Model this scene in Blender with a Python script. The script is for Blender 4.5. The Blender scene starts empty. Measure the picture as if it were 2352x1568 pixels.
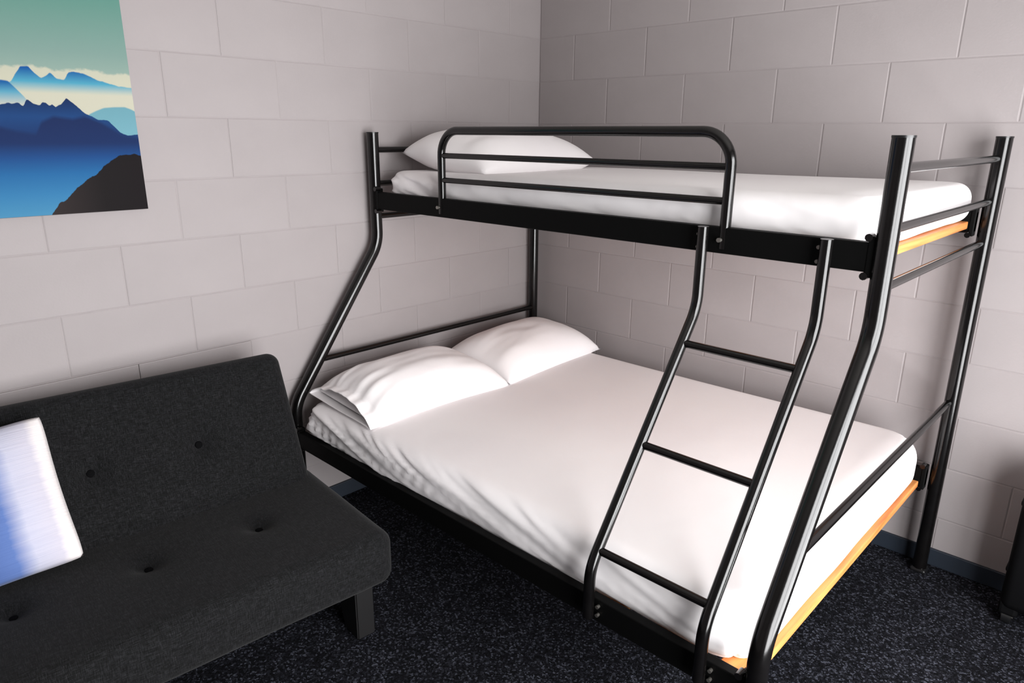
import bpy, bmesh, math, random
import numpy as np
from mathutils import Vector, Matrix, noise

# ------------------------------------------------------------------ camera, light, exposure
scene = bpy.context.scene
COL = scene.collection
CAM_P = (2.4625, -2.753, 1.5475)
YAW, PITCH, ROLL, FPX = 0.7643, 0.2895, 0.0070, 1601.7
def camera_matrix():
    f = Vector((-math.sin(YAW) * math.cos(PITCH), math.cos(YAW) * math.cos(PITCH), -math.sin(PITCH)))
    r = Vector((math.cos(YAW), math.sin(YAW), 0.0))
    u = r.cross(f)
    r2 = math.cos(ROLL) * r + math.sin(ROLL) * u
    u2 = -math.sin(ROLL) * r + math.cos(ROLL) * u
    m = Matrix.Identity(4)
    for i in range(3):
        m[i][0], m[i][1], m[i][2], m[i][3] = r2[i], u2[i], -f[i], CAM_P[i]
    return m
cam_d = bpy.data.cameras.new('camera')
cam_d.sensor_width = 36.0
cam_d.lens = FPX / 2352.0 * 36.0
cam_d.clip_start = 0.02
cam = bpy.data.objects.new('camera', cam_d)
COL.objects.link(cam)
cam.matrix_world = camera_matrix()
scene.camera = cam

world = bpy.data.worlds.new('sky')
scene.world = world
world.use_nodes = True
bg = world.node_tree.nodes['Background']
sky = world.node_tree.nodes.new('ShaderNodeTexSky')
sky.sky_type = 'HOSEK_WILKIE'
sky.turbidity = 4.0
sky.sun_direction = (0.5, -0.4, 0.75)
world.node_tree.links.new(sky.outputs[0], bg.inputs[0])
bg.inputs[1].default_value = 0.4

# daylight coming in through the glazed sliding door of the right wall
WIN_Y0, WIN_Y1, WIN_Z0, WIN_Z1 = -2.60, -0.62, 0.06, 2.10
ROOM_X, ROOM_Y, ROOM_Z = 3.20, -5.20, 2.60
dl = bpy.data.lights.new('window_right_offscreen', 'AREA')
dl.shape = 'RECTANGLE'
dl.size = WIN_Y1 - WIN_Y0
dl.size_y = WIN_Z1 - WIN_Z0
dl.energy = 238.0
dl.color = (0.985, 0.99, 1.0)
dlo = bpy.data.objects.new('window_right_offscreen', dl)
COL.objects.link(dlo)
dlo.location = (ROOM_X + 0.22, (WIN_Y0 + WIN_Y1) / 2, (WIN_Z0 + WIN_Z1) / 2)
dlo.rotation_euler = (math.radians(90), 0, math.radians(90))

vs = scene.view_settings
vs.view_transform = 'Standard'
vs.look = 'None'
vs.exposure = 0.0
vs.gamma = 1.0
vs.use_curve_mapping = False

# ------------------------------------------------------------------ materials
def srgb(r, g, b):
    def c(v):
        v /= 255.0
        return v / 12.92 if v <= 0.04045 else ((v + 0.055) / 1.055) ** 2.4
    return (c(r), c(g), c(b), 1.0)

class NT:
    def __init__(self, name):
        self.m = bpy.data.materials.new(name)
        self.m.use_nodes = True
        self.t = self.m.node_tree
        self.b = self.t.nodes['Principled BSDF']
        self.tc = None
    def n(self, kind, **kw):
        nd = self.t.nodes.new(kind)
        for k, v in kw.items():
            setattr(nd, k, v)
        return nd
    def l(self, a, b):
        self.t.links.new(a, b)
    def obj(self):
        if not self.tc:
            self.tc = self.n('ShaderNodeTexCoord')
        return self.tc.outputs['Object']
    def mapping(self, scale, src=None):
        mp = self.n('ShaderNodeMapping')
        mp.inputs['Scale'].default_value = scale
        self.l(src or self.obj(), mp.inputs['Vector'])
        return mp.outputs[0]
    def noise(self, scale, detail=3, vec=None, rough=0.5):
        nz = self.n('ShaderNodeTexNoise')
        nz.inputs['Scale'].default_value = scale
        nz.inputs['Detail'].default_value = detail
        nz.inputs['Roughness'].default_value = rough
        self.l(vec or self.obj(), nz.inputs['Vector'])
        return nz.outputs['Fac']
    def ramp(self, fac, stops, interp='LINEAR'):
        r = self.n('ShaderNodeValToRGB')
        r.color_ramp.interpolation = interp
        e = r.color_ramp.elements
        while len(e) < len(stops):
            e.new(0.5)
        for i, (p, c) in enumerate(stops):
            e[i].position = p
            e[i].color = c
        self.l(fac, r.inputs[0])
        return r.outputs[0]
    def bump(self, height, strength, dist=0.002, prev=None):
        bp = self.n('ShaderNodeBump')
        bp.inputs['Strength'].default_value = strength
        bp.inputs['Distance'].default_value = dist
        self.l(height, bp.inputs['Height'])
        if prev:
            self.l(prev, bp.inputs['Normal'])
        self.l(bp.outputs[0], self.b.inputs['Normal'])
        return bp.outputs[0]
    def mix(self, fac, a, b, kind='MIX'):
        mx = self.n('ShaderNodeMix', data_type='RGBA', blend_type=kind)
        for s, v in ((mx.inputs[0], fac), (mx.inputs[6], a), (mx.inputs[7], b)):
            if isinstance(v, (int, float)):
                s.default_value = v
            elif isinstance(v, tuple):
                s.default_value = v
            else:
                self.l(v, s)
        return mx.outputs[2]
    def math(self, op, a, b=None, c=None, clamp=False):
        m = self.n('ShaderNodeMath', operation=op, use_clamp=clamp)
        for i, v in enumerate((a, b, c)):
            if v is None:
                continue
            if isinstance(v, (int, float)):
                m.inputs[i].default_value = v
            else:
                self.l(v, m.inputs[i])
        return m.outputs[0]
    def set(self, rough=None, spec=None, metal=None, col=None, sheen=None):
        if rough is not None: self.b.inputs['Roughness'].default_value = rough
        if spec is not None: self.b.inputs['Specular IOR Level'].default_value = spec
        if metal is not None: self.b.inputs['Metallic'].default_value = metal
        if sheen is not None: self.b.inputs['Sheen Weight'].default_value = sheen
        if col is not None:
            if isinstance(col, tuple): self.b.inputs['Base Color'].default_value = col
            else: self.l(col, self.b.inputs['Base Color'])

def mat_wall():
    k = NT('painted_block')
    a = k.noise(3.0, 3)
    k.set(rough=0.62, spec=0.25, col=k.ramp(a, [(0.3, srgb(149, 142, 142)), (0.7, srgb(155, 148, 148))]))
    k.bump(k.noise(140, 4), 0.25, 0.0015)
    return k.m
def mat_plain(name, col, rough, spec=0.5, metal=0.0, bump=None):
    k = NT(name)
    a = k.noise(12.0, 2)
    c2 = tuple(min(1, v * 1.12) for v in col[:3]) + (1,)
    k.set(rough=rough, spec=spec, metal=metal, col=k.ramp(a, [(0.3, col), (0.7, c2)]))
    if bump:
        k.bump(k.noise(bump[0], 3), bump[1], 0.001)
    return k.m
def mat_carpet():
    k = NT('carpet')
    v = k.n('ShaderNodeTexVoronoi')
    v.inputs['Scale'].default_value = 180
    k.l(k.obj(), v.inputs['Vector'])
    sep = k.n('ShaderNodeSeparateColor')
    k.l(v.outputs['Color'], sep.inputs[0])
    fleck = k.ramp(sep.outputs[0], [(0.0, srgb(8, 9, 11)), (0.5, srgb(20, 20, 25)), (0.8, srgb(37, 38, 44)), (1.0, srgb(76, 78, 88))])
    patch = k.ramp(k.noise(7, 4), [(0.3, (0.72, 0.72, 0.74, 1)), (0.7, (1.15, 1.15, 1.15, 1))])
    k.set(rough=0.95, spec=0.08, sheen=0.0, col=k.mix(1.0, fleck, patch, 'MULTIPLY'))
    k.bump(k.noise(320, 3), 0.9, 0.006)
    return k.m
def mat_sheet(name='white_sheet', ca=(241, 236, 237), cb=(245, 241, 241)):
    k = NT(name)
    a = k.noise(2.0, 3)
    k.set(rough=0.85, spec=0.12, sheen=0.1, col=k.ramp(a, [(0.3, srgb(*ca)), (0.7, srgb(*cb))]))
    b1 = k.bump(k.noise(9, 4), 0.25, 0.006)
    k.bump(k.noise(900, 2), 0.12, 0.0006, b1)
    return k.m
def mat_linen():
    k = NT('charcoal_linen')
    w1 = k.noise(1.0, 2, k.mapping((900, 55, 900)))
    w2 = k.noise(1.0, 2, k.mapping((70, 900, 70)))
    w = k.math('ADD', w1, w2)
    col = k.ramp(k.math('MULTIPLY', w, 0.5), [(0.36, srgb(5, 5, 5)), (0.5, srgb(16, 16, 17)), (0.64, srgb(36, 36, 38))])
    k.set(rough=0.9, spec=0.12, sheen=0.05, col=col)
    k.bump(w, 0.22, 0.0010)
    return k.m
def mat_wood():
    k = NT('pine_slat')
    g = k.noise(1.0, 4, k.mapping((60, 3, 60)))
    k.set(rough=0.5, spec=0.35, col=k.ramp(g, [(0.3, srgb(176, 100, 48)), (0.7, srgb(216, 146, 84))]))
    return k.m
def mat_metal():
    k = NT('black_powder_coat')
    a = k.noise(30, 3)
    k.set(rough=0.17, spec=0.5, col=k.ramp(a, [(0.3, srgb(7, 6, 6)), (0.7, srgb(10, 9, 9))]))
    k.bump(k.noise(260, 2), 0.06, 0.0006)
    return k.m
def mat_cushion():
    # pale border on the outside, knitted blue middle: x of the cushion runs along its width
    k = NT('blue_white_knit')
    sep = k.n('ShaderNodeSeparateXYZ')
    k.l(k.obj(), sep.inputs[0])
    wob = k.math('MULTIPLY', k.math('SUBTRACT', k.noise(1.0, 3, k.mapping((5, 5, 60))), 0.5), 0.022)
    ax = k.math('ADD', k.math('ABSOLUTE', sep.outputs['X']), wob)
    f = k.math('DIVIDE', ax, 0.24)
    col = k.ramp(f, [(0.0, srgb(76, 98, 150)), (0.24, srgb(88, 111, 164)), (0.42, srgb(178, 178, 194)), (0.66, srgb(184, 180, 191)), (0.74, srgb(214, 207, 206)), (1.0, srgb(218, 211, 209))])
    st = k.noise(1.0, 1, k.mapping((8, 8, 260)))
    k.set(rough=0.9, spec=0.1, sheen=0.1, col=k.mix(0.10, col, k.ramp(st, [(0.35, (0.45, 0.5, 0.7, 1)), (0.6, (1, 1, 1, 1))]), 'MULTIPLY'))
    k.bump(st, 0.5, 0.002)
    return k.m
def mat_print():
    # printed mountain landscape: local Y runs leftwards from the right edge (0..1 m), local Z up from the lower edge
    k = NT('mountain_print')
    sep = k.n('ShaderNodeSeparateXYZ')
    k.l(k.obj(), sep.inputs[0])
    s = k.math('MULTIPLY', sep.outputs['Y'], -1.0)
    h = sep.outputs['Z']
    rng = random.Random(4)
    def ridge(pts, soft, rough=0.0, base=None):
        pts = sorted((max(0.0, a), b) for a, b in pts)
        last = pts[-1]
        # the picture goes on past the left edge of the frame
        if last[0] < 0.9:
            x, y = last
            while x < 0.95:
                x += 0.035 + 0.03 * rng.random()
                pts.append((min(x, 1.0), y + (rng.random() - 0.5) * 0.06))
        fc = k.n('ShaderNodeFloatCurve')
        cv = fc.mapping.curves[0]
        fc.mapping.use_clip = False
        P = [(a, b) for a, b in pts if 0 <= a <= 1]
        cv.points[0].location = P[0]
        cv.points[1].location = P[-1]
        for q in P[1:-1]:
            cv.points.new(*q)
        for q in cv.points:
            q.handle_type = 'VECTOR'
        fc.mapping.update()
        fc.inputs['Factor'].default_value = 1.0
        k.l(s, fc.inputs['Value'])
        y = fc.outputs[0]
        if rough:
            y = k.math('ADD', y, k.math('MULTIPLY', k.math('SUBTRACT', k.noise(60, 4), 0.5), rough))
        dd = k.math('SUBTRACT', y, h)
        return k.math('MULTIPLY', dd, 1.0 / soft, clamp=True), dd
    def vr(stops):
        return k.ramp(h, [(a, srgb(*c)) for a, c in stops])
    col = vr([(0.40, (176, 198, 188)), (0.46, (160, 188, 180)), (0.62, (128, 176, 164)), (0.80, (110, 170, 160))])
    cl, _ = ridge([(0, 0.412), (0.06, 0.410), (0.12, 0.420), (0.2, 0.412), (0.26, 0.421), (0.33, 0.414)], 0.008, 0.02)
    col = k.mix(cl, col, vr([(0.36, (228, 226, 206)), (0.42, (222, 222, 204))]))
    pk, d = ridge([(0.34, 0.364), (0.314, 0.373), (0.286, 0.414), (0.267, 0.417), (0.254, 0.4), (0.24, 0.387), (0.228, 0.391), (0.213, 0.404), (0.202, 0.387), (0.18, 0.384), (0.169, 0.405), (0.157, 0.408), (0.126, 0.404), (0.096, 0.389), (0.04, 0.374), (0.0, 0.37)], 0.003, 0.006)
    col = k.mix(pk, col, vr([(0.345, (228, 226, 208)), (0.375, (110, 190, 214)), (0.41, (38, 116, 184))]))
    sl, d = ridge([(0.40, 0.37), (0.338, 0.377), (0.321, 0.375), (0.306, 0.357), (0.288, 0.334), (0.27, 0.30), (0.2, 0.2), (0.0, 0.1)], 0.004)
    col = k.mix(sl, col, vr([(0.31, (222, 222, 212)), (0.345, (120, 190, 214)), (0.37, (44, 122, 186))]))
    rg, d = ridge([(0.2, 0.2), (0.131, 0.29), (0.109, 0.301), (0.087, 0.31), (0.057, 0.313), (0.028, 0.314), (0.011, 0.308), (0.0, 0.302)], 0.004)
    col = k.mix(rg, col, vr([(0.22, (150, 200, 212)), (0.31, (140, 190, 202))]))
    dk, d = ridge([(0.349, 0.31), (0.33, 0.317), (0.32, 0.313), (0.305, 0.318), (0.295, 0.306), (0.283, 0.33), (0.27, 0.315), (0.254, 0.311), (0.247, 0.32), (0.238, 0.318), (0.229, 0.31), (0.223, 0.316), (0.215, 0.308), (0.198, 0.317), (0.184, 0.334), (0.17, 0.322), (0.143, 0.294), (0.109, 0.275), (0.08, 0.273), (0.051, 0.238), (0.031, 0.229), (0.0, 0.232)], 0.002, 0.006)
    col = k.mix(dk, col, vr([(0.24, (46, 84, 138)), (0.28, (48, 96, 152)), (0.33, (34, 66, 116))]))
    md, d = ridge([(0.36, 0.256), (0.324, 0.245), (0.275, 0.237), (0.258, 0.27), (0.225, 0.287), (0.176, 0.28), (0.143, 0.289), (0.1, 0.27), (0.05, 0.237), (0.0, 0.225)], 0.012)
    col = k.mix(k.math('MULTIPLY', md, dk), col, vr([(0.0, (104, 172, 208)), (0.06, (84, 156, 202)), (0.12, (62, 134, 188)), (0.165, (50, 104, 164)), (0.205, (44, 72, 124)), (0.28, (42, 66, 116))]))
    fg, d = ridge([(0.9, 0.0), (0.30, 0.0), (0.273, 0.0), (0.245, 0.037), (0.229, 0.041), (0.201, 0.07), (0.155, 0.106), (0.137, 0.112), (0.108, 0.141), (0.065, 0.169), (0.017, 0.173), (0.0, 0.167)], 0.002, 0.01)
    fgm = k.math('MULTIPLY', fg, k.math('LESS_THAN', s, 0.275))
    fcol = k.ramp(s, [(0.0, srgb(44, 36, 40)), (0.12, srgb(46, 40, 42)), (0.26, srgb(76, 67, 67))])
    col = k.mix(fgm, col, fcol)
    gm = k.n('ShaderNodeGamma')
    gm.inputs['Gamma'].default_value = 1.25
    k.l(col, gm.inputs['Color'])
    k.set(rough=0.6, spec=0.08, col=k.mix(1.0, gm.outputs[0], (0.58, 0.58, 0.58, 1.0), 'MULTIPLY'))
    return k.m
def mat_glass():
    k = NT('clear_glass')
    tr = k.n('ShaderNodeBsdfTransparent')
    gl = k.n('ShaderNodeBsdfGlossy')
    gl.inputs['Roughness'].default_value = 0.02
    mx = k.n('ShaderNodeMixShader')
    mx.inputs[0].default_value = 0.07
    k.l(tr.outputs[0], mx.inputs[1])
    k.l(gl.outputs[0], mx.inputs[2])
    k.l(mx.outputs[0], k.t.nodes['Material Output'].inputs[0])
    return k.m

M_WALL = mat_wall()
M_MORTAR = mat_plain('painted_mortar', srgb(150, 143, 143), 0.8, 0.2, bump=(90, 0.3))
M_CEIL = mat_plain('ceiling_paint', srgb(176, 172, 168), 0.8, 0.2)
M_CARPET = mat_carpet()
M_SKIRT = mat_plain('blue_grey_vinyl', srgb(31, 38, 48), 0.5, 0.5)
M_SHEET = mat_sheet()
M_LINEN = mat_linen()
M_BUTTON = mat_plain('charcoal_button', srgb(8, 8, 9), 0.9, 0.05)
M_WOOD = mat_wood()
M_METAL = mat_metal()
M_RAIL = mat_plain('matte_black_steel', srgb(5, 5, 5), 0.6, 0.1)
M_BOLT = mat_plain('zinc_bolt', srgb(150, 146, 140), 0.35, 0.5, 0.9)
M_LEG = mat_plain('black_stained_wood', srgb(15, 14, 15), 0.5, 0.4)
M_CUSH = mat_cushion()
M_PRINT = mat_print()
M_BOARD = mat_plain('print_edge', srgb(40, 38, 42), 0.6, 0.3)
M_CASE = mat_plain('black_case_shell', srgb(4, 4, 5), 0.6, 0.1, bump=(300, 0.2))
M_RUBBER = mat_plain('black_rubber', srgb(16, 16, 17), 0.32, 0.5)
M_ALU = mat_plain('white_aluminium', srgb(205, 205, 205), 0.4, 0.5)
M_GLASS = mat_glass()

# ------------------------------------------------------------------ mesh helpers
def mesh_from(name, verts, faces, mat, smooth=None):
    me = bpy.data.meshes.new(name)
    me.from_pydata([tuple(map(float, v)) for v in verts], [], [tuple(map(int, f)) for f in faces])
    me.materials.append(mat)
    if smooth is True:
        me.polygons.foreach_set('use_smooth', [True] * len(me.polygons))
    elif smooth is not None:
        me.polygons.foreach_set('use_smooth', smooth)
    me.validate()
    me.update()
    return me
def link(name, me, parent=None, loc=(0, 0, 0)):
    o = bpy.data.objects.new(name, me)
    COL.objects.link(o)
    o.location = loc
    if parent:
        o.parent = parent
    return o
def empty(name, loc, rz=0.0):
    o = bpy.data.objects.new(name, None)
    COL.objects.link(o)
    o.location = loc
    o.rotation_euler = (0, 0, rz)
    o.empty_display_size = 0.1
    return o
def tag(o, label=None, cat=None, group=None, kind=None):
    if label: o['label'] = label
    if cat: o['category'] = cat
    if group: o['group'] = group
    if kind: o['kind'] = kind
    return o
def box_mesh(name, lo, hi, mat, bevel=0.0, seg=2):
    bm = bmesh.new()
    lo, hi = Vector(lo), Vector(hi)
    bmesh.ops.create_cube(bm, size=1.0, matrix=Matrix.Translation((lo + hi) / 2) @ Matrix.Diagonal((*(hi - lo), 1)))
    if bevel:
        bmesh.ops.bevel(bm, geom=list(bm.edges), offset=bevel, segments=seg, affect='EDGES', profile=0.5)
    me = bpy.data.meshes.new(name)
    bm.to_mesh(me)
    bm.free()
    me.materials.append(mat)
    return me
def fillet(points, radius, seg=10):
    P = [Vector(p) for p in points]
    out = [P[0]]
    for i in range(1, len(P) - 1):
        a, b, c = P[i - 1], P[i], P[i + 1]
        d1, d2 = (a - b).normalized(), (c - b).normalized()
        ang = d1.angle(d2)
        t = radius / math.tan(ang / 2)
        t = min(t, (a - b).length * 0.49, (c - b).length * 0.49)
        r = t * math.tan(ang / 2)
        bis = (d1 + d2).normalized()
        cen = b + bis * (r / math.sin(ang / 2))
        v0, v1 = (b + d1 * t) - cen, (b + d2 * t) - cen
        tot = v0.angle(v1)
        ax = v0.cross(v1).normalized()
        for j in range(seg + 1):
            out.append(cen + Matrix.Rotation(tot * j / seg, 3, ax) @ v0)
    out.append(P[-1])
    return out
def tube_mesh(name, pts, rad, mat, sides=18, off=(0, 0, 0)):
    pts = [Vector(p) - Vector(off) for p in pts]
    verts, faces, sm = [], [], []
    t0 = (pts[1] - pts[0]).normalized()
    ref = Vector((1, 0, 0)) if abs(t0.x) < 0.9 else Vector((0, 0, 1))
    nrm = t0.cross(ref).normalized()
    rings = []
    for i, p in enumerate(pts):
        if i == 0: t = t0
        elif i == len(pts) - 1: t = (pts[-1] - pts[-2]).normalized()
        else: t = ((pts[i + 1] - p).normalized() + (p - pts[i - 1]).normalized()).normalized()
        nrm = (nrm - t * nrm.dot(t)).normalized()
        bi = t.cross(nrm)
        rings.append([p + rad * (math.cos(2 * math.pi * k / sides) * nrm + math.sin(2 * math.pi * k / sides) * bi) for k in range(sides)])
    for r in rings: verts += r
    for i in range(len(rings) - 1):
        for k in range(sides):
            a, b = i * sides + k, i * sides + (k + 1) % sides
            faces.append((a, b, b + sides, a + sides)); sm.append(True)
    for idx, ring, flip in ((0, rings[0], True), (1, rings[-1], False)):
        st = len(verts)
        verts += ring
        f = tuple(range(st, st + sides))
        faces.append(f[::-1] if flip else f); sm.append(False)
    return mesh_from(name, verts, faces, mat, sm)
def cyl_mesh(name, a, b, rad, mat, sides=16, off=(0, 0, 0)):
    return tube_mesh(name, [a, b], rad, mat, sides, off)
def lattice_axis(half, r, step, nr=6):
    inner = np.linspace(-(half - r), half - r, max(2, int(round(2 * (half - r) / step)) + 1))
    a = np.linspace(0, 1, nr + 1)[1:] * r
    return np.concatenate([-(half - r) - a[::-1], inner, half - r + a])
def rounded_box(size, r, step, nr=6, plan_r=None):
    """dense rounded box centred on the origin: verts (n,3), quads, index of the main face axis per vertex"""
    h = np.array(size) / 2.0
    ax = [lattice_axis(h[i], r, step, nr) for i in range(3)]
    n = [len(a) for a in ax]
    idx, verts, faces = {}, [], []
    def vid(i, j, k):
        key = (i, j, k)
        if key not in idx:
            idx[key] = len(verts)
            verts.append((ax[0][i], ax[1][j], ax[2][k]))
        return idx[key]
    for side in (0, 1):
        k = (n[2] - 1) * side
        for i in range(n[0] - 1):
            for j in range(n[1] - 1):
                f = (vid(i, j, k), vid(i + 1, j, k), vid(i + 1, j + 1, k), vid(i, j + 1, k))
                faces.append(f if side else f[::-1])
        j = (n[1] - 1) * side
        for i in range(n[0] - 1):
            for k in range(n[2] - 1):
                f = (vid(i, j, k), vid(i, j, k + 1), vid(i + 1, j, k + 1), vid(i + 1, j, k))
                faces.append(f if side else f[::-1])
        i = (n[0] - 1) * side
        for j in range(n[1] - 1):
            for k in range(n[2] - 1):
                f = (vid(i, j, k), vid(i, j + 1, k), vid(i, j + 1, k + 1), vid(i, j, k + 1))
                faces.append(f if side else f[::-1])
    V = np.array(verts)
    inner = h - r
    Q = np.clip(V, -inner, inner)
    D = V - Q
    L = np.linalg.norm(D, axis=1, keepdims=True)
    N = D / np.maximum(L, 1e-9)
    V = Q + N * r
    if plan_r:
        pr = np.where(V[:, 0] < 0, plan_r[0], plan_r[1])[:, None]
        ip = h[None, :2] - pr
        q = np.clip(V[:, :2], -ip, ip)
        d = V[:, :2] - q
        m = np.max(np.abs(d), axis=1)
        l = np.linalg.norm(d, axis=1)
        sc = np.where(l > 1e-9, m / np.maximum(l, 1e-9), 1.0)
        V[:, :2] = q + d * sc[:, None]
    return V, faces, N
def nz(x, y, z):
    return noise.noise(Vector((x, y, z)))

# ------------------------------------------------------------------ setting
def setting():
    fl = tag(link('floor', box_mesh('floor', (-0.1, ROOM_Y - 0.1, -0.1), (ROOM_X + 0.1, 0.1, 0.0), M_CARPET)), 'dark navy flecked carpet floor', kind='structure')
    tag(link('ceiling', box_mesh('ceiling', (-0.1, ROOM_Y - 0.1, ROOM_Z), (ROOM_X + 0.1, 0.1, ROOM_Z + 0.1), M_CEIL)), kind='structure')
    REC = 0.0018
    wl = link('wall_left', box_mesh('wall_left', (-0.14, ROOM_Y - 0.1, 0), (-REC, 0.1, ROOM_Z), M_MORTAR))
    tag(wl, 'off white painted concrete block wall behind sofa and bed head', kind='structure')
    wb = link('wall_back', box_mesh('wall_back', (-0.14, REC, 0), (ROOM_X + 0.1, 0.14, ROOM_Z), M_MORTAR))
    tag(wb, 'off white painted concrete block wall along the bed side', kind='structure')
    tag(link('wall_front', box_mesh('wall_front', (-0.1, ROOM_Y - 0.12, 0), (ROOM_X + 0.1, ROOM_Y, ROOM_Z), M_WALL)), kind='structure')
    # right wall with the opening of a glazed sliding door
    bm = bmesh.new()
    def bx(lo, hi):
        lo, hi = Vector(lo), Vector(hi)
        bmesh.ops.create_cube(bm, size=1.0, matrix=Matrix.Translation((lo + hi) / 2) @ Matrix.Diagonal((*(hi - lo), 1)))
    X0, X1 = ROOM_X, ROOM_X + 0.14
    bx((X0, ROOM_Y, 0), (X1, WIN_Y0, ROOM_Z)); bx((X0, WIN_Y1, 0), (X1, 0, ROOM_Z))
    bx((X0, WIN_Y0, WIN_Z1), (X1, WIN_Y1, ROOM_Z)); bx((X0, WIN_Y0, 0), (X1, WIN_Y1, WIN_Z0))
    me = bpy.data.meshes.new('wall_right'); bm.to_mesh(me); bm.free(); me.materials.append(M_WALL)
    tag(link('wall_right', me), kind='structure')
    win = empty('window_1', (ROOM_X + 0.06, (WIN_Y0 + WIN_Y1) / 2, WIN_Z0))
    tag(win, kind='structure')
    hw, hh = (WIN_Y1 - WIN_Y0) / 2, WIN_Z1 - WIN_Z0
    for nm, lo, hi in (('frame_side', (-.03, -hw, 0), (.03, -hw + .05, hh)), ('frame_side', (-.03, hw - .05, 0), (.03, hw, hh)),
                       ('frame_top', (-.03, -hw, hh - .05), (.03, hw, hh)), ('frame_sill', (-.03, -hw, 0), (.03, hw, .05)), ('mullion', (-.025, -.025, 0), (.025, .025, hh))):
        link(nm, box_mesh(nm, lo, hi, M_ALU, 0.004), win)
    for a, b in ((-hw + .05, -.025), (.025, hw - .05)):
        link('pane', box_mesh('pane', (-.003, a, .05), (.003, b, hh - .05), M_GLASS), win)

    # painted blocks, one object each; alike blocks share a mesh
    G, BV, BW, DEP = 0.0012, 0.0011, 0.0035, 0.02
    cache = {}
    def block_mesh(w, h):
        key = (round(w, 4), round(h, 4))
        if key in cache: return cache[key]
        a, b = w / 2 - G, h / 2 - G
        v = [(-a, -DEP, -b), (a, -DEP, -b), (a, -DEP, b), (-a, -DEP, b)]
        v += [(-a, -BV, -b), (a, -BV, -b), (a, -BV, b), (-a, -BV, b)]
        c, d = a - BW, b - BW
        v += [(-c, 0, -d), (c, 0, -d), (c, 0, d), (-c, 0, d)]
        f = [(8, 11, 10, 9)]
        for i in range(4):
            j = (i + 1) % 4
            f += [(i, i + 4, j + 4, j), (i + 4, i + 8, j + 8, j + 4)]
        me = mesh_from('block', v, f, M_WALL)
        bm = bmesh.new(); bm.from_mesh(me); bmesh.ops.recalc_face_normals(bm, faces=bm.faces); 
        bm.to_mesh(me); bm.free()
        cache[key] = me
        return me
    rng = random.Random(1)
    Z0 = -0.0074
    for k in range(13):
        z0, z1 = max(0.0, Z0 + 0.2 * k), min(ROOM_Z, Z0 + 0.2 * (k + 1))
        if z1 - z0 < 0.02: continue
        # back wall: x along the wall (front of the block faces -y)
        st = 0.016 if k % 2 == 0 else 0.216
        xs = [0.0] + [st + 0.4 * i for i in range(-1, 10) if 0.05 < st + 0.4 * i < ROOM_X - 0.03] + [ROOM_X]
        for a, b in zip(xs, xs[1:]):
            o = link('block', block_mesh(b - a, z1 - z0), wb, ((a + b) / 2, 0.0 + rng.uniform(-0.0006, 0.0006), (z0 + z1) / 2))
            o.rotation_euler = (0, 0, math.pi)
        # left wall: -y along the wall (front faces +x)
        st = 0.2128 if k % 2 == 0 else 0.0128
        ys = [0.0] + [st + 0.4 * i for i in range(-1, 12) if 0.05 < st + 0.4 * i < -ROOM_Y - 0.03] + [-ROOM_Y]
        for a, b in zip(ys, ys[1:]):
            dx = rng.uniform(-0.0006, 0.0006)
            if k == 3 and a > 1.55: dx = 0.0045
            o = link('block', block_mesh(b - a, z1 - z0), wl, (dx, -(a + b) / 2, (z0 + z1) / 2))
            o.rotation_euler = (0, 0, -math.pi / 2)
    def skirting(name, lo, hi):
        tag(link(name, box_mesh(name, lo, hi, M_SKIRT, 0.003)), 'blue grey vinyl skirting strip', kind='structure')
    skirting('baseboard_left', (-0.001, ROOM_Y, 0), (0.010, 0.0, 0.068))
    skirting('baseboard_back', (0.0, -0.010, 0), (ROOM_X, 0.001, 0.068))
setting()

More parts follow.
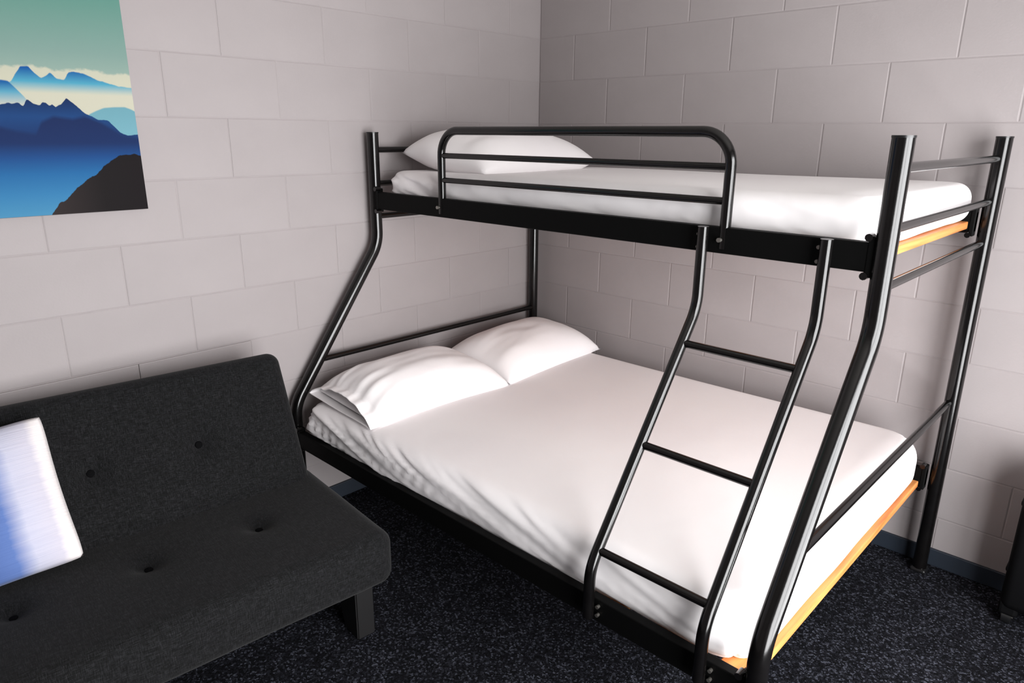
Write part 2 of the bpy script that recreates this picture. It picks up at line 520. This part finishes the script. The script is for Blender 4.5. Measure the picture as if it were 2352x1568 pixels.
# ------------------------------------------------------------------ bunk bed
BED = Vector((1.02, -0.76, 0.0))
XH, XF = 0.048, 1.990           # head and foot posts
YR = -0.072                     # rear posts
YF_UP, YF_LO = -1.048, -1.480   # front posts above and below the splay
Z_TOP, Z_B1, Z_B2 = 1.547, 1.105, 0.505
PR = 0.0235
def bunk_bed():
    bed = empty('bunk_bed', BED)
    tag(bed, 'black tubular steel bunk bed, single over double, with ladder', 'bunk bed')
    def P(name, me, parent=None):
        return link(name, me, parent or bed)
    def tube(name, pts, r, parent=None, mat=None, sides=18):
        return P(name, tube_mesh(name, pts, r, mat or M_METAL, sides, BED), parent)
    def box(name, lo, hi, mat=M_METAL, bev=0.003, parent=None):
        return P(name, box_mesh(name, Vector(lo) - BED, Vector(hi) - BED, mat, bev), parent)
    # posts
    fronts = []
    for x, dy in ((XH, 0.0), (XF, -0.008)):
        pts = fillet([(x, YF_UP + dy, Z_TOP), (x, YF_UP + dy, Z_B1), (x, YF_LO + dy, Z_B2), (x, YF_LO + dy, 0.012)], 0.16, 14)
        p = tube('post', pts, PR, sides=28)
        box('foot_cap', (x - 0.026, YF_LO + dy - 0.026, 0), (x + 0.026, YF_LO + dy + 0.026, 0.016), M_RUBBER, 0.006, p)
        cyl = tube_mesh('top_cap', [(x, YF_UP + dy, Z_TOP - 0.002), (x, YF_UP + dy, Z_TOP + 0.003)], PR + 0.0008, M_RUBBER, 28, BED)
        P('top_cap', cyl, p)
    for x in (XH - 0.004, XF + 0.012):
        p = tube('post', [(x, YR, 0.012), (x, YR, Z_TOP)], PR, sides=28)
        box('foot_cap', (x - 0.026, YR - 0.026, 0), (x + 0.026, YR + 0.026, 0.016), M_RUBBER, 0.006, p)
        P('top_cap', tube_mesh('top_cap', [(x, YR, Z_TOP - 0.002), (x, YR, Z_TOP + 0.003)], PR + 0.0008, M_RUBBER, 28, BED), p)
    # end rungs
    def yfront(z):
        if z >= Z_B1: return YF_UP
        return YF_UP + (YF_LO - YF_UP) * (Z_B1 - z) / (Z_B1 - Z_B2)
    for x in (XH, XF + 0.004):
        for z in (1.482, 1.350, 1.218, 0.668):
            tube('end_rung', [(x, yfront(z), z), (x, YR, z)], 0.0115)
    # side rails with end brackets
    def rail(yc, z0, z1, yb):
        r = box('side_rail', (XH + 0.01, yc - 0.014, z0), (XF - 0.02, yc + 0.014, z1), M_RAIL)
        box('rail_flange', (XH + 0.02, min(yc, yb), z0), (XF - 0.03, max(yc, yb), z0 + 0.004), bev=0.001, parent=r)
        for x, s in ((XH + 0.028, 1), (XF - 0.028, -1)):
            br = box('bracket', (x - 0.008, yc - 0.016, z0 - 0.012), (x + 0.008, yc + 0.016, z1 + 0.014), M_RAIL, bev=0.003)
            for zz in (z0 - 0.008, z1 + 0.012):
                P('bolt', cyl_mesh('bolt', (x + s * 0.006, yc - 0.024, zz), (x + s * 0.006, yc + 0.0, zz), 0.009, M_METAL, 10, BED), br)
        return r
    up = rail(YF_UP - 0.002, 1.250, 1.318, YF_UP + 0.035)
    rail(YR, 1.250, 1.318, YR - 0.035)
    lo = rail(YF_LO, 0.335, 0.402, YF_LO + 0.035)
    rail(YR, 0.335, 0.402, YR - 0.035)
    # slats: pine boards across each level, resting on the rail flanges, with a batten along both sides
    def slats(y0, y1, ztop, n):
        base = empty('slat_base', (0, 0, 0)); base.parent = bed
        xs = np.linspace(0.160, 1.916, n)
        for x in xs:
            box('slat', (x - 0.039, y0 + 0.022, ztop - 0.024), (x + 0.039, y1 - 0.022, ztop), M_WOOD, 0.003, base)
        for y in (y0 + 0.003, y1 - 0.023):
            box('batten', (0.18, y, ztop - 0.022), (1.93, y + 0.02, ztop - 0.001), M_WOOD, 0.002, base)
    slats(YF_UP + 0.014, YR - 0.014, 1.287, 11)
    slats(YF_LO + 0.014, YR - 0.014, 0.362, 11)
    # guard rail
    gx0, gx1, gz = 0.472, 1.598, 1.556
    g = tube('guard_rail', fillet([(gx0, YF_UP - 0.004, 1.262), (gx0, YF_UP - 0.004, gz), (gx1, YF_UP - 0.004, gz), (gx1, YF_UP - 0.004, 1.262)], 0.085, 12), 0.0145)
    for z in (1.470, 1.384):
        tube('guard_bar', [(gx0, YF_UP - 0.004, z), (gx1, YF_UP - 0.004, z)], 0.0098, g)
    for x in (gx0, gx1):
        P('bolt', cyl_mesh('bolt', (x - 0.004, YF_UP - 0.028, 1.286), (x - 0.004, YF_UP - 0.012, 1.286), 0.006, M_BOLT, 10, BED), g)
    # ladder
    lad = empty('ladder', (0, 0, 0)); lad.parent = bed
    yt, yb = YF_UP - 0.030, YF_LO - 0.029
    zt, zb = 1.100, 0.495
    for x in (1.550, 1.868):
        st = tube('stile', fillet([(x, yt, 1.318), (x, yt, zt), (x, yb, zb), (x, yb, 0.352)], 0.13, 12), 0.0148, lad, sides=20)
        for zz, yy in ((1.296, yt), (1.262, yt), (0.385, yb), (0.360, yb)):
            sx = 0.021 if yy == yb else (-0.017 if x < 1.7 else -0.02)
            P('bolt', cyl_mesh('bolt', (x + sx, yy + 0.006, zz), (x + sx, yy + 0.02, zz), 0.005, M_BOLT, 8, BED), st)
    for z in (1.012, 0.772, 0.535):
        y = yt + (yb - yt) * (zt - z) / (zt - zb)
        tube('rung', [(1.550, y, z), (1.868, y, z)], 0.0108, lad)
    return bed
bunk_bed()

# ------------------------------------------------------------------ mattresses in fitted sheets
def mattress(name, lo, hi, r, plan_r, shape, step=0.012):
    lo, hi = np.array(lo), np.array(hi)
    c, size = (lo + hi) / 2, hi - lo
    V, F, N = rounded_box(size, r, step, 6, plan_r)
    W = V + c
    out = np.array([shape(w, n) for w, n in zip(W, N)])
    base = np.array([c[0], c[1], lo[2]])
    me = mesh_from(name, out - base, F, M_SHEET, True)
    return link(name, me, None, base)
def fold(a, b, seed):
    v = nz(a, b, seed)
    return (1 - abs(v) * 2.2)
def low_shape(w, n):
    x, y, z = w
    q = np.array(w)
    top = max(0.0, n[2])
    q[2] += top * (0.010 * nz(x * 1.3, y * 1.3, 3) + 0.012 * (x - 1.0) / 1.0)
    front = max(0.0, -n[1])
    if front > 0.02:
        head = math.exp(-((x - 0.05) / 0.75) ** 2)
        am = 0.005 + 0.016 * head
        q[1] -= front * am * (fold(x * 1.5, (z + 0.22 * x) * 24, 7) + 0.6 * fold(x * 2.2, (z + 0.25 * x) * 52, 9))
        q[1] -= front * 0.008 * nz(x * 2.1, z * 3, 11)
        # the sheet is tucked under between mattress and rail
        lowf = max(0.0, (0.44 - z) / 0.08)
        q[1] += front * 0.012 * min(1, lowf)
    foot = max(0.0, n[0])
    if foot > 0.02:
        q[0] += foot * 0.010 * nz(y * 2.0, z * 2.0, 5)
        # hem lifts and dips a little along the foot end
    if z < 0.42 and (foot > 0.02 or front > 0.02):
        q[2] += 0.006 * nz(x * 5, y * 5, 21)
    hd = max(0.0, -n[0])
    if hd > 0.02:
        q[0] -= hd * 0.006 * fold(y * 5, z * 20, 3)
    return q
m = mattress('mattress', (0.085, -1.464, 0.3625), (1.958, -0.095, 0.528), 0.058, (0.07, 0.13), low_shape)
tag(m, 'wide double mattress in a white fitted sheet on the lower bunk', 'mattress')
def up_shape(w, n):
    x, y, z = w
    q = np.array(w)
    top = max(0.0, n[2])
    q[2] += top * (0.006 * nz(x * 1.3, y * 1.5, 8) + 0.004 * (x - 1.0))
    front = max(0.0, -n[1])
    if front > 0.02:
        head = math.exp(-((x - 0.05) / 0.45) ** 2)
        am = 0.003 + 0.012 * head
        q[1] -= front * am * (fold(x * 2.6, (z + 0.26 * x) * 20, 17) + 0.5 * fold(x * 5, (z + 0.3 * x) * 44, 19))
        q[1] -= front * 0.007 * nz(x * 2.4, z * 3, 31)
    foot = max(0.0, n[0])
    if foot > 0.02:
        q[0] += foot * 0.007 * nz(y * 3.0, z * 3.0, 5)
    if z < 1.33:
        q[2] += 0.005 * nz(x * 6, y * 6, 2)
    return q
m = mattress('mattress', (0.095, -1.020, 1.2875), (1.966, -0.092, 1.406), 0.045, (0.07, 0.10), up_shape)
tag(m, 'narrow single mattress in a white fitted sheet on the upper bunk', 'mattress')

# ------------------------------------------------------------------ pillows
def pillow(name, loc, rz, L, W, H, seed, open_end=True, tilt=(0, 0), crest=0.0, lift=(0, 0, 0, 0), belly=0.030):
    """local Y is the long axis, the open end of the pillowcase at -Y"""
    ns, nt = 64, 40
    ext = 0.10 if open_end else 0.0
    def prof(s, t):
        es = max(0.0, 1 - abs(s) ** 3.2)
        et = max(0.0, 1 - abs(t) ** 2.6)
        return (es * et) ** 0.52
    S = np.concatenate([np.linspace(-1 - ext, -1, 7)[:-1] if open_end else np.array([]), np.linspace(-1, 1, ns)])
    T = np.linspace(-1, 1, nt)
    top, bot = [], []
    for s in S:
        for t in T:
            sc = max(-1.0, min(1.0, s))
            x = W / 2 * t * (1 - 0.07 * (1 - sc * sc))
            y = L / 2 * s * (1 - 0.05 * (1 - t * t) * (1 if s > 0 else 0.4))
            hh = prof(sc, t)
            if open_end:
                mouth = 0.36 * max(0.0, 1 - abs(t) ** 2.0) ** 0.75
                hh = max(hh, mouth * min(1.0, max(0.0, (0.2 - s) / 0.9))) if s < 0 else hh
            wr = 0.010 * nz(x * 9 + seed, y * 4, seed) * hh + 0.004 * nz(x * 20, y * 9, seed + 4) * hh
            if open_end and s < -0.35:
                f = min(1.0, (-0.35 - s) / 0.5)
                wr += 0.014 * f * fold(t * 3.5 + s * 0.8, s * 0.9, seed + 9) * (1 - abs(t) ** 3)
            zs = 0.030 + 0.012 * nz(x * 3, y * 3, seed + 2)
            droop = -0.020 * (abs(t) ** 4) * (1 - 0.4 * abs(sc))
            zs += lift[0] * (1 - t) * (1 - sc) / 4 + lift[1] * (1 + t) * (1 - sc) / 4 + lift[2] * (1 + t) * (1 + sc) / 4 + lift[3] * (1 - t) * (1 + sc) / 4
            up = zs + droop + H * 0.80 * hh + wr * (1 if hh > 0.02 else 0)
            up += crest * hh * (-x / W)
            dn = zs + droop - belly * min(1.0, hh * 1.8)
            top.append((x, y, up)); bot.append((x, y, max(dn, 0.0)))
    n1, n2 = len(S), nt
    verts = top + bot
    o2 = len(top)
    F = []
    for i in range(n1 - 1):
        for j in range(n2 - 1):
            a = i * n2 + j
            F.append((a, a + 1, a + n2 + 1, a + n2)[::-1])
            F.append((o2 + a, o2 + a + 1, o2 + a + n2 + 1, o2 + a + n2))
    me = mesh_from(name, verts, F, M_SHEET, True)
    bm = bmesh.new(); bm.from_mesh(me)
    bmesh.ops.remove_doubles(bm, verts=bm.verts, dist=0.0004)
    bmesh.ops.recalc_face_normals(bm, faces=bm.faces)
    for f in bm.faces: f.smooth = True
    bm.to_mesh(me); bm.free()
    o = link(name, me, None, loc)
    o.rotation_euler = (tilt[0], tilt[1], rz)
    if open_end:
        sm = o.modifiers.new('cloth', 'SOLIDIFY'); sm.thickness = 0.002; sm.offset = -1
        # the stuffed pillow seen inside the mouth of the case
        iv, jf = [], []
        k1, k2 = 10, 24
        for a in range(k1 + 1):
            for b in range(k2 + 1):
                s = -0.99 + 0.35 * (1 - math.cos(a / k1 * math.pi / 2)); t = -1 + 2 * b / k2
                hh = 0.32 * max(0.0, 1 - abs(t * 0.98) ** 2.0) ** 0.75 * math.sin(a / k1 * math.pi / 2)
                iv.append((W / 2 * t * 0.9, L / 2 * s, 0.024 + H * 0.72 * hh))
        for a in range(k1):
            for b in range(k2):
                q = a * (k2 + 1) + b
                jf.append((q, q + 1, q + k2 + 2, q + k2 + 1))
        ins = link('pillow_insert', mesh_from('pillow_insert', iv, jf, M_SHEET, True), o)
    return o
tag(pillow('pillow', (0.305, -1.075, 0.523), math.radians(-2), 0.66, 0.44, 0.150, 3, True, (0, math.radians(3))),
    'plump white pillow with open pillowcase end, beside the sloping front post', 'pillow', 'pillows on the lower bunk')
tag(pillow('pillow', (0.295, -0.420, 0.523), math.radians(3), 0.68, 0.44, 0.160, 12, False, (0, math.radians(3))),
    'plump white pillow in the corner between the two block walls, lower bunk', 'pillow', 'pillows on the lower bunk')
tag(pillow('pillow', (0.325, -0.590, 1.397), math.radians(2), 0.70, 0.47, 0.150, 25, False, lift=(0.05, -0.01, 0.02, 0.03), belly=0.055),
    'white pillow behind the guard rail on the upper bunk', 'pillow')

# ------------------------------------------------------------------ sofa
SOFA_O = (0.100, -1.615, 0.0)
SOFA_R = math.radians(-5.0)
def sofa():
    so = empty('futon_sofa', SOFA_O, SOFA_R)
    tag(so, 'charcoal grey fabric futon sofa with button tufting and black legs', 'sofa')
    LEN = 1.40
    # seat
    def dimple(u, v, pts, depth, sig):
        d = 0.0
        for a, b in pts:
            r2 = (u - a) ** 2 + (v - b) ** 2
            d += depth * math.exp(-r2 / (2 * sig * sig)) + 0.35 * depth * math.exp(-r2 / (2 * (2.6 * sig) ** 2))
        return d
    sz = (0.615, LEN + 0.035, 0.180)
    V, F, N = rounded_box(sz, 0.048, 0.016, 6)
    c = np.array([0.21 + sz[0] / 2, -LEN / 2 + 0.0175, 0.303])
    btn = [(0.510, -(0.262 + 0.315 * i)) for i in range(4)]
    out = []
    for v, n in zip(V, N):
        w = v + c
        top = max(0.0, n[2])
        w[2] -= top * dimple(w[0], w[1], btn, 0.022, 0.024)
        w[2] += top * 0.004 * nz(w[0] * 4, w[1] * 4, 1)
        fr = max(0.0, n[0]); w[0] += fr * 0.006 * nz(w[1] * 3, w[2] * 3, 9)
        out.append(w)
    seat = link('seat', mesh_from('seat', out, F, M_LINEN, True), so)
    def button(parent, p, nrm):
        nrm = Vector(nrm).normalized(); p = Vector(p)
        bm = bmesh.new()
        bmesh.ops.create_uvsphere(bm, u_segments=14, v_segments=8, radius=0.012)
        bmesh.ops.scale(bm, vec=(1, 1, 0.35), verts=bm.verts)
        rot = Vector((0, 0, 1)).rotation_difference(nrm).to_matrix()
        for v in bm.verts: v.co = rot @ v.co + p
        for f in bm.faces: f.smooth = True
        me = bpy.data.meshes.new('button'); bm.to_mesh(me); bm.free(); me.materials.append(M_BUTTON)
        link('button', me, parent)
    for a, b in btn: button(seat, (a, b, 0.393 - 0.0265), (0, 0, 1))
    # backrest: box in its own plane, leaning towards the wall
    th = math.atan2(0.177, 0.397)
    H, T = 0.512, 0.135
    V, F, N = rounded_box((T, LEN, H), 0.042, 0.016, 6)
    t = np.array([-math.sin(th), 0, math.cos(th)])     # up along the back
    f = np.array([math.cos(th), 0, math.sin(th)])      # out of its front face
    FB = np.array([0.357, 0, 0.345])                   # lower front edge
    btn2 = [(-(0.325 + 0.310 * i), 0.262) for i in range(4)]
    out = []
    for v, n in zip(V, N):
        fr = max(0.0, n[0])
        dx = -fr * dimple(v[1] - LEN / 2, v[2] + H / 2, btn2, 0.026, 0.026) + fr * 0.004 * nz(v[1] * 4, v[2] * 4, 6)
        out.append(FB + t * (v[2] + H / 2) + f * (v[0] - T / 2 + dx) + np.array([0, v[1] - LEN / 2, 0]))
    back = link('backrest', mesh_from('backrest', out, F, M_LINEN, True), so)
    for a, b in btn2: button(back, FB + t * b + f * (-0.032) + np.array([0, a, 0]), f)
    # legs: tapered black blocks
    def leg(x0, x1, y0, y1, z1, front):
        k = 0.055
        tx0, tx1 = (x0 - k, x1) if front else (x0, x1 + k)
        v = [(x0, y0, 0), (x1, y0, 0), (x1, y1, 0), (x0, y1, 0), (tx0, y0, z1), (tx1, y0, z1), (tx1, y1, z1), (tx0, y1, z1)]
        fs = [(0, 3, 2, 1), (4, 5, 6, 7), (0, 1, 5, 4), (1, 2, 6, 5), (2, 3, 7, 6), (3, 0, 4, 7)]
        me = mesh_from('leg', v, fs, M_LEG)
        bm = bmesh.new(); bm.from_mesh(me); bmesh.ops.bevel(bm, geom=list(bm.edges), offset=0.004, segments=2, affect='EDGES'); bm.to_mesh(me); bm.free()
        link('leg', me, so)
    for y0 in (-0.070, -LEN + 0.03):
        leg(0.655, 0.742, y0, y0 + 0.062, 0.222, True)
        leg(0.230, 0.300, y0, y0 + 0.055, 0.222, False)
        link('leg_beam', box_mesh('leg_beam', (0.28, y0 + 0.010, 0.175), (0.69, y0 + 0.045, 0.222), M_LEG, 0.003), so)
    link('hinge_bar', box_mesh('hinge_bar', (0.27, -LEN + 0.05, 0.20), (0.31, -0.05, 0.23), M_LEG, 0.003), so)
    return so
sofa()

# ------------------------------------------------------------------ cushion on the sofa
def cushion():
    A, Hc = 0.42, 0.13
    n = 44
    verts, F = [], []
    U = np.linspace(-1, 1, n)
    def pt(u, v, side):
        cr = 1 - 0.035 * (abs(u) * abs(v)) ** 6
        x = A / 2 * u * (1 - 0.045 * (1 - v * v)) * cr; z = A / 2 * v * (1 - 0.045 * (1 - u * u)) * cr
        h = (max(0, 1 - abs(u) ** 2.6) * max(0, 1 - abs(v) ** 2.6)) ** 0.6
        y = side * (Hc / 2 * h + 0.004 * nz(x * 12, z * 12, 5 + side) * h)
        return (x, y, z)
    for side in (-1, 1):
        for u in U:
            for v in U:
                verts.append(pt(u, v, side))
    o2 = n * n
    for i in range(n - 1):
        for j in range(n - 1):
            a = i * n + j
            F.append((a, a + n, a + n + 1, a + 1)); F.append((o2 + a, o2 + a + 1, o2 + a + n + 1, o2 + a + n))
    me = mesh_from('cushion', verts, F, M_CUSH, True)
    bm = bmesh.new(); bm.from_mesh(me); bmesh.ops.remove_doubles(bm, verts=bm.verts, dist=0.0003); bmesh.ops.recalc_face_normals(bm, faces=bm.faces)
    for f in bm.faces: f.smooth = True
    bm.to_mesh(me); bm.free()
    o = link('cushion', me)
    # sofa frame -> world
    S = Matrix.Translation(SOFA_O) @ Matrix.Rotation(SOFA_R, 4, 'Z')
    th = math.radians(CUSH_TILT)
    up = Vector((-math.sin(th), 0, math.cos(th)))
    side = Vector((0, 1, 0))          # towards the bed
    yaw = Matrix.Rotation(math.radians(CUSH_YAW), 3, 'Z')
    up, side = yaw @ up, yaw @ side
    rollm = Matrix.Rotation(math.radians(CUSH_ROLL), 3, side.cross(up))
    up, side = rollm @ up, rollm @ side
    nrm = side.cross(up)              # out of the front of the cushion
    corner = Vector(CUSH_CORNER)      # lower corner next to the bed
    cen = corner - side * (A / 2) + up * (A / 2)
    # local x along width, local y = minus front normal, local z = up
    m = Matrix.Identity(4)
    for i in range(3):
        m[i][0], m[i][1], m[i][2], m[i][3] = side[i], -nrm[i], up[i], cen[i]
    o.matrix_world = S @ m
    tag(o, 'square cushion with pale border and blue knitted middle leaning on the grey sofa', 'cushion')
CUSH_TILT, CUSH_YAW, CUSH_ROLL, CUSH_CORNER = 27.0, 0.0, 3.0, (0.412, -0.703, 0.413)
cushion()

# ------------------------------------------------------------------ wall print
def wall_print():
    root = link('wall_print', box_mesh('wall_print', (-0.018, -0.80, 0.0), (0.0, 0.0, 0.95), M_BOARD, 0.001), None, (0.0215, -1.918, 1.306))
    tag(root, 'unframed print of blue misty mountains on the wall above the sofa', 'picture')
    link('printed_face', mesh_from('printed_face', [(0.0004, -0.7995, 0.0005), (0.0004, -0.0005, 0.0005), (0.0004, -0.0005, 0.9495), (0.0004, -0.7995, 0.9495)], [(0, 1, 2, 3)], M_PRINT), root)
wall_print()

# ------------------------------------------------------------------ wheeled case by the back wall
def wheeled_case():
    W, D, H = 0.40, 0.16, 0.50
    root = empty('wheeled_case', (2.266 + W / 2, -0.145, 0.0))
    tag(root, 'black wheeled case standing on the carpet beside the back wall', 'suitcase')
    V, F, N = rounded_box((W, D, H), 0.03, 0.06, 4)
    link('shell', mesh_from('shell', V + np.array([0, 0, 0.058 + H / 2]), F, M_CASE, True), root)
    link('zip_band', box_mesh('zip_band', (-W / 2 - 0.003, -0.012, 0.09), (W / 2 + 0.003, 0.012, 0.058 + H + 0.003), M_RUBBER, 0.006), root)
    for z in (0.18, 0.42):
        link('rib', box_mesh('rib', (-W / 2 - 0.004, -D / 2 + 0.03, z), (W / 2 + 0.004, D / 2 - 0.03, z + 0.02), M_CASE, 0.006), root)
    for sx in (-1, 1):
        for sy in (-1, 1):
            x, y = sx * (W / 2 - 0.028), sy * (D / 2 - 0.035)
            hs = link('wheel_housing', box_mesh('wheel_housing', (x - 0.028, y - 0.026, 0.034), (x + 0.028, y + 0.026, 0.085), M_CASE, 0.012, 3), root)
            link('wheel', cyl_mesh('wheel', (x - 0.013, y, 0.026), (x + 0.013, y, 0.026), 0.026, M_RUBBER, 20), root)
            link('axle', cyl_mesh('axle', (x - 0.017, y, 0.026), (x + 0.017, y, 0.026), 0.006, M_BOLT, 10), hs)
    link('handle', tube_mesh('handle', fillet([(-0.08, 0.03, 0.54), (-0.08, 0.03, 0.595), (0.08, 0.03, 0.595), (0.08, 0.03, 0.54)], 0.02, 6), 0.010, M_RUBBER), root)
wheeled_case()
